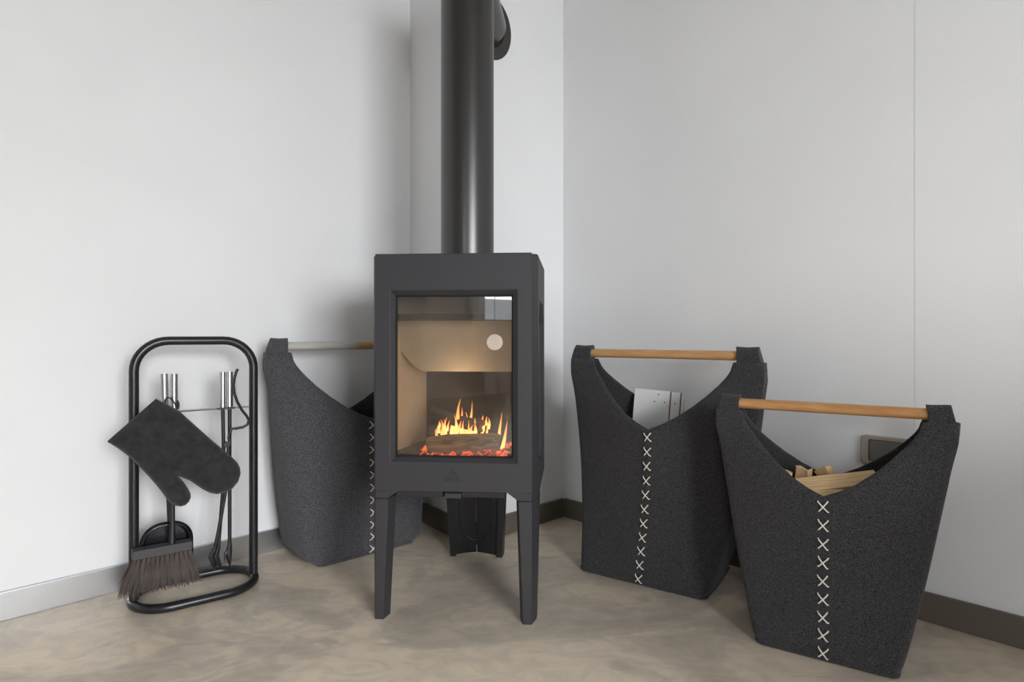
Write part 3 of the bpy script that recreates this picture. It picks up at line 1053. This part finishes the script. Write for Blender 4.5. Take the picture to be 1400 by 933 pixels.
def kindling(label, p, q, wd, th, roll, seed):
    rg = random.Random(seed)
    a, b = M3 @ Vector(p), M3 @ Vector(q)
    ln = (b - a).length
    e = (b - a).to_track_quat('X', 'Z').to_matrix() @ Matrix.Rotation(roll, 3, 'X')
    sec = [(-.5, -.5), (-.1, -.62), (.5, -.45), (.55, .1), (.42, .5), (-.05, .42), (-.5, .55)]
    sec = [(y * wd * rg.uniform(.85, 1.1), z * th * rg.uniform(.8, 1.15)) for y, z in sec]
    mb = MB()
    rings = []
    for j in range(5):
        t = j / 4
        rings.append([(t * ln + (rg.uniform(-.004, .004) if j in (0, 4) else 0), y * rg.uniform(.94, 1.05), z * rg.uniform(.94, 1.05) + 0.003 * math.sin(3 * t + seed)) for y, z in sec])
    mb.loft(rings)
    o = mb.build('kindling_stick', 'kindling', smooth=25)
    o.matrix_world = Matrix.Translation(a) @ e.to_4x4()
    tag(o, label, 'kindling', 'kindling in the front basket')
    return o


KZ = 0.330
kindling('broad split kindling stick lying on top, sloping up towards the switch', (-0.088, -0.045, KZ - 0.004), (0.095, 0.012, KZ + 0.036), 0.052, 0.028, 0.45, 1)
kindling('slim split kindling stick lowest at the point of the opening', (-0.060, -0.078, KZ - 0.010), (0.108, -0.030, KZ + 0.020), 0.026, 0.018, 0.3, 2)
kindling('pale flat kindling strip along the front felt edge', (-0.105, -0.060, KZ + 0.034), (0.002, -0.088, KZ + 0.003), 0.010, 0.010, 0.1, 3)
kindling('kindling stick at the back with its cut end up', (-0.060, 0.035, KZ - 0.06), (-0.048, 0.045, KZ + 0.036), 0.032, 0.022, 0.5, 4)
kindling('short kindling block leaning at the far side of the pile', (-0.095, 0.020, KZ - 0.08), (-0.085, 0.025, KZ + 0.026), 0.026, 0.020, 0.2, 5)
kindling('kindling wedge with a pale end grain poking up behind the broad stick', (0.02, 0.055, KZ - 0.02), (-0.012, 0.052, KZ + 0.040), 0.034, 0.020, 0.9, 6)
kindling('kindling stick lying crosswise under the others', (-0.11, 0.00, KZ - 0.045), (0.12, 0.040, KZ - 0.030), 0.044, 0.030, 0.1, 7)
kindling('kindling stick buried at the bottom of the visible pile', (-0.10, -0.045, KZ - 0.060), (0.115, -0.030, KZ - 0.055), 0.050, 0.030, 0.0, 8)

# ------------------------------------------------------------------ switch on the right wall


def on_right_wall(px, py):
    d = Vector(((px - 700) / F_PX, 1.0, (Y_HOR - py) / F_PX))
    o = Vector((0, 0, CAM_H))
    t = (room(-S, 0) - o).dot(DU) / d.dot(DU)
    p = o + d * t
    return (p - C0).dot(DV), p.z


sb0, sz1 = on_right_wall(1178.5, 597); sb1, sz0 = on_right_wall(1250, 639)
rb0, rz1 = on_right_wall(1190, 604); rb1, rz0 = on_right_wall(1238.5, 632)
cz = (sz0 + sz1) / 2
sock = thing('wall_switch', 'taupe wall switch with a grey rocker above the front basket', 'switch', room(-S, (sb0 + sb1) / 2, cz))
SLOC = sock.location.copy()


def rrect(b0, b1, z0, z1, r, off, n=5):
    out = []
    for cb, cz_, a0 in ((b1 - r, z0 + r, -90), (b1 - r, z1 - r, 0), (b0 + r, z1 - r, 90), (b0 + r, z0 + r, 180)):
        for k in range(n + 1):
            a = math.radians(a0 + 90 * k / n)
            out.append(room(-S + off, cb + r * math.cos(a), cz_ + r * math.sin(a)) - SLOC)
    return out


hh = 0.036
rzc = 0.027
m = MB(); m.loft([rrect(sb0, sb1, cz - hh, cz + hh, 0.009, 0.0), rrect(sb0, sb1, cz - hh, cz + hh, 0.009, 0.007), rrect(sb0 + .002, sb1 - .002, cz - hh + .002, cz + hh - .002, 0.008, 0.010),
                  rrect(rb0 - .002, rb1 + .002, cz - rzc, cz + rzc, 0.005, 0.010), rrect(rb0 - .002, rb1 + .002, cz - rzc, cz + rzc, 0.005, 0.004)], cap=False)
m.build('cover_frame', 'switch_taupe', sock)
m = MB(); m.loft([rrect(rb0 - .003, rb1 + .003, cz - rzc - .001, cz + rzc + .001, 0.005, 0.004), rrect(rb0 - .003, rb1 + .003, cz - rzc - .001, cz + rzc + .001, 0.005, 0.0045)]); m.build('gap', 'black_gap', sock)
m = MB(); m.loft([rrect(rb0, rb1, cz - rzc + .002, cz + rzc - .002, 0.004, 0.005), rrect(rb0, rb1, cz - rzc + .002, cz + rzc - .002, 0.004, 0.011), rrect(rb0 + .001, rb1 - .001, cz - rzc + .003, cz + rzc - .003, 0.004, 0.012)])
m.build('rocker', 'switch_rocker', sock)

# ------------------------------------------------------------------ companion set: stand, tools, mitten
TS_LOC = Vector((-0.8215, 1.525, 0))
TS_RZ = math.radians(35.6)
TS_HALF = 0.138
TH = 0.672
TR = 0.0112
TM = Matrix.Translation(TS_LOC) @ Matrix.Rotation(TS_RZ, 4, 'Z')
stand = thing('tool_stand', 'black tubular fireside tool stand with an oval base', 'tool stand', TS_LOC, TS_RZ)
CR = 0.075
path = [(-TS_HALF, 0, 2 * TR), (-TS_HALF, 0, 0.2), (-TS_HALF, 0, 0.4)] + arc((-TS_HALF + CR, TH - TR - CR), CR, 180, 90, 10) + arc((TS_HALF - CR, TH - TR - CR), CR, 90, 0, 10) + [(TS_HALF, 0, 0.4), (TS_HALF, 0, 0.2), (TS_HALF, 0, 2 * TR)]
m = MB(); m.tube(path, TR, 18); m.build('frame_tube', 'black_tube', stand)
BR = 0.088
byc = 0.016
hl = TS_HALF
path = []
cxr = hl - BR * 0.9
for k in range(25):
    a = math.radians(-90 + 180 * k / 24)
    path.append((cxr + BR * 0.95 * math.cos(a), byc + BR * math.sin(a), TR))
for k in range(25):
    a = math.radians(90 + 180 * k / 24)
    path.append((-cxr + BR * 0.95 * math.cos(a), byc + BR * math.sin(a), TR))
m = MB(); m.tube(path, TR, 16, closed=True); m.build('base_ring', 'black_tube', stand)
ZR = 0.480
m = MB(); m.tube([(-TS_HALF, 0, ZR), (TS_HALF, 0, ZR)], 0.0028, 8); m.build('cross_rod', 'brushed_steel', stand)
def on_stand_plane(px, py, y):
    d = Vector(((px - 700) / F_PX, 1.0, (Y_HOR - py) / F_PX))
    o = Vector((0, 0, CAM_H)) - TS_LOC
    ex, ey = Vector((math.cos(TS_RZ), math.sin(TS_RZ), 0)), Vector((-math.sin(TS_RZ), math.cos(TS_RZ), 0))
    t = (y - o.dot(ey)) / d.dot(ey)
    p = o + d * t
    return p.dot(ex), p.z


TXL = on_stand_plane(232.5, 530, -0.013)[0]
TXR = on_stand_plane(309, 530, -0.009)[0]
GT = on_stand_plane(270, 510, -0.010)[1]
for tx in (TXL, TXR):
    m = MB(); m.box(tx - 0.021, tx + 0.021, -0.018, 0.004, ZR - 0.0015, ZR + 0.002); m.build('hook_plate', 'black_iron', stand, smooth=0)


def ts(x, y, z):
    return TM @ Vector((x, y, z))


def tool(name, label, x, y):
    t = thing(name, label, name.replace('_', ' ').split()[-1], ts(x, y, 0), TS_RZ, 'fireside tools')
    return t


def grip(t, z0, z1, tiltx=0.0, x=0.0, y=0.0):
    mb = MB(); mb.tube([(x, y, z0), (x + tiltx, y, z1)], 0.0082, 16); return mb.build('grip', 'brushed_steel', t)


# broom
br = tool('hearth_broom', 'hearth broom with brown bristles and a steel grip', TXL + 0.008, -0.022)
grip(br, ZR + 0.004, GT)
_bl, _ = on_stand_plane(180, 757, -0.036); _br, _ = on_stand_plane(262, 745, -0.036)
BZ = on_stand_plane(221, 751.5, -0.036)[1]
_bzb = on_stand_plane(221, 803, -0.045)[1]
m = MB(); m.tube([(0, 0, ZR + 0.006), (-0.003, -0.004, 0.36), (-0.005, -0.012, BZ + 0.06), (-0.006, -0.014, BZ + 0.010)], [0.0045, 0.0045, 0.006, 0.0085], 12); m.build('rod', 'black_iron', br)
TIL = 0.0
HW = 0.073
HW = (_br - _bl) / 2
bx0 = (_bl + _br) / 2 - (TXL + 0.008)
m = MB(); m.box(bx0 - HW, bx0 + HW, -0.030, 0.002, BZ - 0.011, BZ + 0.011)
m.build('broom_head', 'broom_wood', br, smooth=0, bevel=0.002)
mb = MB()
rg = random.Random(3)
for i in range(13):
    for q in range(3):
        tx = bx0 - HW + 0.006 + (2 * HW - 0.012) * i / 12
        ty = -0.024 + 0.010 * q
        for h in range(30):
            u = (tx - bx0) / HW
            x0 = tx + rg.uniform(-.003, .003); y0 = ty + rg.uniform(-.003, .003)
            ln = (BZ - 0.011 - _bzb) * rg.uniform(0.86, 1.10)
            x1 = x0 + u * 0.022 + rg.uniform(-.011, .009) - 0.004
            y1 = y0 + (ty + 0.014) * 0.8 + rg.uniform(-.008, .008)
            mb.tube([(x0, y0, BZ - 0.009), (lerp(x0, x1, .45), lerp(y0, y1, .4), BZ - 0.011 - ln * .5), (x1, y1, BZ - 0.011 - ln)], [0.0011, 0.0010, 0.0004], 3, cap=False)
o = mb.build('bristles', 'bristle', br, smooth=0); o['kind'] = 'stuff'

# shovel
PT_ROD = on_stand_plane(226, 722, 0.0)[1]
sh = tool('ash_shovel', 'black ash shovel hanging behind the broom, round-shouldered pan', TXL - 0.010, -0.004)
grip(sh, ZR + 0.004, GT, -0.002)
m = MB(); m.tube([(0, 0, ZR + 0.006), (0.003, 0.002, 0.36), (0.010, 0.004, PT_ROD)], 0.0045, 12); m.build('rod', 'black_iron', sh)
mb = MB()
_pl, PT = on_stand_plane(190, 719, 0.0); _pr, _ = on_stand_plane(263.5, 719, 0.0)
PW = (_pr - _pl) / 2
PB = PT - 0.135


def pan_loop(ins, y):
    pts = []
    r = 0.050
    for k in range(9):
        a = math.radians(180 - 90 * k / 8); pts.append((-PW + r + (r - ins) * math.cos(a), PT - r + (r - ins) * math.sin(a)))
    for k in range(9):
        a = math.radians(90 - 90 * k / 8); pts.append((PW - r + (r - ins) * math.cos(a), PT - r + (r - ins) * math.sin(a)))
    pts += [(PW - ins, PB), (-PW + ins, PB)]
    return [(x + 0.0, y - (PT - z) * 0.05, z) for x, z in pts]


mb.loft([pan_loop(0.0, -0.010), pan_loop(0.008, -0.012), pan_loop(0.014, 0.006), pan_loop(0.03, 0.008)], cap=False)
pl = pan_loop(0.03, 0.008)
mb.add(pl, [tuple(range(len(pl)))])
o = mb.build('pan', 'shovel_enamel', sh, smooth=40, solid=0.0016)
o.location = ((_pl + _pr) / 2 - (TXL - 0.010), 0.010, 0)

# poker
ZP = on_stand_plane(308, 776, -0.01)[1]
pk = tool('fire_poker', 'straight fire poker with a pointed hook and steel grip', TXR + 0.009, -0.008)
grip(pk, ZR + 0.004, GT)
m = MB(); m.tube([(0, 0, ZR + 0.006), (0, 0, ZP + 0.05)], 0.0048, 12); m.build('rod', 'black_iron', pk)
m = MB(); m.tube([(0, 0, ZP + .062), (-0.002, -0.002, ZP + .042), (-0.002, -0.004, ZP + .02), (0.0, -0.004, ZP)], [0.005, 0.008, 0.006, 0.0015], 10)
m.tube([(0, -0.002, ZP + .048), (-0.010, -0.004, ZP + .038), (-0.014, -0.006, ZP + .017)], [0.005, 0.005, 0.001], 8); m.build('hook', 'black_iron', pk)

# tongs
tg = tool('fire_tongs', 'black fire tongs with a curved handle loop and steel grip', TXR - 0.008, -0.010)
grip(tg, ZR + 0.004, GT)
m = MB(); m.tube([(0, 0, ZR + 0.006), (0.002, -0.001, 0.36), (0.0, -0.004, 0.27), (-0.012, -0.006, ZP + .05)], 0.0046, 12); m.build('arm', 'black_iron', tg)
m = MB(); m.tube([(0.012, -0.008, 0.385), (0.012, -0.010, 0.36), (0.006, -0.010, 0.27), (-0.010, -0.010, 0.17), (-0.022, -0.010, ZP + .05)], 0.0046, 12); m.build('arm', 'black_iron', tg)
m = MB(); m.lathe([(0.001, -0.006), (0.008, -0.006), (0.008, 0.006), (0.001, 0.006)], 14)
o = m.build('pivot', 'black_iron', tg); o.rotation_euler = (math.pi / 2, 0, 0); o.location = (0.009, -0.006, 0.385)
HP = [(863, 22), (852, 45), (842, 80), (836, 125), (842, 180), (860, 232), (890, 285), (920, 322), (934, 350), (924, 378), (895, 394), (850, 402), (825, 404), (812, 430), (803, 470)]
pts = [on_stand_plane(140 + x / 4.664, 500 + y / 4.664, -0.026) for x, y in HP]
m = MB(); m.tube([(x - (TXR - 0.008), -0.016, z) for x, z in pts], 0.0036, 10); m.build('curved_handle', 'black_iron', tg)
for sx in (-0.023, -0.012):
    m = MB(); m.tube([(sx, -0.008, ZP + .058), (sx - 0.006, -0.010, ZP + .038), (sx, -0.010, ZP + .018), (sx + 0.006, -0.010, ZP + .004)], [0.0045, 0.007, 0.006, 0.002], 8); m.build('claw', 'black_iron', tg)

# mitten
MIT = [(345, 215), (245, 298), (170, 362), (100, 428), (35, 487), (100, 528), (170, 580), (235, 645), (300, 712), (350, 770), (390, 822), (410, 852), (435, 878), (467, 893), (500, 898), (530, 888), (552, 866), (563, 838), (560, 812),
       (545, 782), (522, 748), (500, 722), (480, 705), (520, 718), (560, 735), (600, 762), (640, 790), (685, 812), (730, 820), (785, 806), (830, 782), (866, 738), (880, 690), (876, 652), (860, 620), (825, 583), (780, 545), (690, 470), (590, 380), (490, 290), (420, 252)]


MY = -0.058
out2 = [on_stand_plane(140 + x / 4.664, 500 + y / 4.664, MY) for x, y in MIT]
mit = thing('oven_mitt', 'charcoal suede fireside mitten hanging by its loop from the tool stand', 'mitten', TS_LOC, TS_RZ)


def inset_loop(pts, d):
    n = len(pts)
    area = sum(pts[i][0] * pts[(i + 1) % n][1] - pts[(i + 1) % n][0] * pts[i][1] for i in range(n))
    sg = 1 if area > 0 else -1
    res = []
    for i in range(n):
        a, b, c = Vector(pts[i - 1]), Vector(pts[i]), Vector(pts[(i + 1) % n])
        n1 = Vector((-(b - a).y, (b - a).x)).normalized() * sg
        n2 = Vector((-(c - b).y, (c - b).x)).normalized() * sg
        nn = n1 + n2
        nn = nn.normalized() if nn.length > 1e-6 else n1
        res.append(tuple(b + nn * d))
    return res


# inflated solid: fill the outline with triangles, lift them by the distance to the outline
def seg_dist(p, a, b):
    ab = (b[0] - a[0], b[1] - a[1]); ap = (p[0] - a[0], p[1] - a[1])
    l2 = ab[0] ** 2 + ab[1] ** 2
    t = max(0, min(1, (ap[0] * ab[0] + ap[1] * ab[1]) / l2)) if l2 else 0
    return math.hypot(ap[0] - t * ab[0], ap[1] - t * ab[1])


dense = []
for i in range(len(out2)):
    a, b = Vector(out2[i]), Vector(out2[(i + 1) % len(out2)])
    q = max(1, int((b - a).length / 0.006))
    dense += [tuple(a.lerp(b, t / q)) for t in range(q)]
no = len(out2)


def inside(p):
    c = False
    for i in range(no):
        (x1, z1), (x2, z2) = out2[i], out2[(i + 1) % no]
        if (z1 > p[1]) != (z2 > p[1]) and p[0] < (x2 - x1) * (p[1] - z1) / (z2 - z1) + x1: c = not c
    return c


grid = []
gx, gz = [p[0] for p in out2], [p[1] for p in out2]
yy = min(gz)
row = 0
while yy < max(gz):
    xx = min(gx) + (0.003 if row % 2 else 0)
    while xx < max(gx):
        if inside((xx, yy)) and min(seg_dist((xx, yy), out2[i], out2[(i + 1) % no]) for i in range(no)) > 0.0022: grid.append((xx, yy))
        xx += 0.006
    yy += 0.0052; row += 1
from mathutils.geometry import delaunay_2d_cdt
nd = len(dense)
r_ = delaunay_2d_cdt([Vector(p) for p in dense + grid], [(i, (i + 1) % nd) for i in range(nd)], [list(range(nd))], 1, 1e-6)
pos = [tuple(p) for p in r_[0]]
tris = [tuple(t) for t in r_[2]]
cnt = {}
for t in tris:
    for i in range(len(t)):
        e = (t[i], t[(i + 1) % len(t)])
        cnt[tuple(sorted(e))] = cnt.get(tuple(sorted(e)), 0) + 1
bound = [e for e, c in cnt.items() if c == 1]
lift = []
for p in pos:
    dd = min(seg_dist(p, out2[i], out2[(i + 1) % no]) for i in range(no))
    t = min(1, dd / 0.030)
    lift.append(0.003 + 0.017 * math.sqrt(max(0, 1 - (1 - t) ** 2)))
mb = MB()
nv = len(pos)
wr = lambda x, z: 0.0012 * math.sin(60 * x + 25 * z) * math.sin(48 * z + 1.3)
allv = [(p[0], MY - l + wr(*p), p[1]) for p, l in zip(pos, lift)] + [(p[0], MY + l * .8, p[1]) for p, l in zip(pos, lift)]
mb.add(allv, tris + [tuple(i + nv for i in reversed(t)) for t in tris] + [(a, b, b + nv, a + nv) for a, b in bound])
mb.build('mitten_shell', 'suede', mit, smooth=70)
# hemmed cuff, stitch seam and hanging loop
c0, c1 = Vector(out2[0]), Vector(out2[4])
inward = (Vector(out2[39]) - c0).normalized()
mb = MB()
for off, yy in ((0.0, -0.0062), (0.0, 0.0055)):
    mb.tube([((c0 + (c1 - c0) * t + inward * 0.002).x, MY + yy * (0.6 + 0.4 * math.sin(math.pi * t)), (c0 + (c1 - c0) * t + inward * 0.002).y) for t in [k / 8 for k in range(9)]], 0.0034, 8)
mb.tube([((c0 + (c1 - c0) * t + inward * 0.013).x, MY - 0.0152 * (0.35 + 0.65 * math.sin(math.pi * (0.08 + .84 * t))), (c0 + (c1 - c0) * t + inward * 0.013).y) for t in [k / 10 for k in range(11)]], 0.0012, 6)
mb.build('cuff_hem', 'suede', mit)
lp = [on_stand_plane(140 + x / 4.664, 500 + y / 4.664, MY + 0.01) for x, y in ((395, 250), (405, 222), (420, 206), (440, 214), (462, 240), (480, 275))]
mb = MB(); mb.loft([[(x, MY + 0.004 + 0.020 * math.sin(math.pi * k / 5), z), (x, MY + 0.012 + 0.020 * math.sin(math.pi * k / 5), z)] for k, (x, z) in enumerate(lp)], closed=False, cap=False)
mb.build('hanging_loop', 'suede', mit, solid=0.003)
lp = [on_stand_plane(140 + x / 4.664, 500 + y / 4.664, MY + 0.03) for x, y in ((462, 232), (478, 224), (487, 246), (484, 280))]
mb = MB(); mb.loft([[(x - .002, MY + 0.03, z), (x + .002, MY + 0.042, z)] for k, (x, z) in enumerate(lp)], closed=False, cap=False)
mb.build('hanging_loop', 'suede', mit, solid=0.003)

# ------------------------------------------------------------------ white globe pendant behind the photographer (it shows in the stove glass)
pend = thing('globe_pendant', 'white globe pendant lamp reflected in the stove glass', 'lamp', (-0.58, -1.57, 0.62))
m = MB(); m.lathe([(0.06 * math.sin(math.pi * k / 16) + 0.0005, -0.06 * math.cos(math.pi * k / 16)) for k in range(17)], 28); m.build('globe', 'globe_white', pend)
m = MB(); m.tube([(0, 0, 0.058), (0, 0, ROOM_H - 0.62)], 0.003, 8); m.build('cable', 'window_white', pend)

# white curtain drawn beside the window in the wall behind the photographer
m = MB()
rows = []
for zc in (0.06, 1.2, 2.3):
    rows.append([room(ROOM_A - 0.10 + 0.02 * math.sin(k * 0.9), 3.36 + 0.24 * k / 40, zc) for k in range(41)])
m.loft(rows, cap=False, closed=False)
cur = m.build('window_curtain', 'curtain_cloth', smooth=80, solid=0.003)
tag(cur, 'white folded curtain beside the window, reflected in the stove glass', 'curtain')

# unseen armchair added beside the photographer: it keeps the low window light off the front basket and the foot of the right wall
mat('added_chair_cloth', (0.16, 0.15, 0.14), 0.95, col2=(0.22, 0.205, 0.19), var_scale=300, bump=0.3, bump_scale=400)
mat('added_chair_oak', (0.34, 0.20, 0.10), 0.5)
added_chair = thing('added_armchair', 'added unseen grey armchair with oak legs, shading the front basket', 'added_armchair', (1.62, -0.20, 0), math.radians(52))
for sx_ in (-0.36, 0.36):
    for sy_ in (-0.33, 0.33):
        m = MB(); m.tube([(sx_, sy_, 0.0), (sx_ * 0.96, sy_ * 0.96, 0.17)], [0.014, 0.022], 12); m.build('leg', 'added_chair_oak', added_chair)  # legs of the added unseen armchair
m = MB(); m.box(-0.40, 0.40, -0.38, 0.38, 0.165, 0.29); m.build('added_seat_frame', 'added_chair_cloth', added_chair, bevel=0.02)
m = MB(); m.box(-0.29, 0.29, -0.40, 0.24, 0.29, 0.45); m.build('added_seat_cushion', 'added_chair_cloth', added_chair, bevel=0.05)
m = MB(); m.loft([[(x, y, z) for x, y in ((-0.40, yb - 0.16), (0.40, yb - 0.16), (0.40, yb), (-0.40, yb))] for z, yb in ((0.29, 0.38), (0.55, 0.42), (0.80, 0.45))]); m.build('added_backrest', 'added_chair_cloth', added_chair, bevel=0.045)
for sx_ in (-1, 1):
    m = MB(); m.box(min(sx_ * 0.29, sx_ * 0.42), max(sx_ * 0.29, sx_ * 0.42), -0.38, 0.36, 0.29, 0.63); m.build('added_armrest', 'added_chair_cloth', added_chair, bevel=0.04)
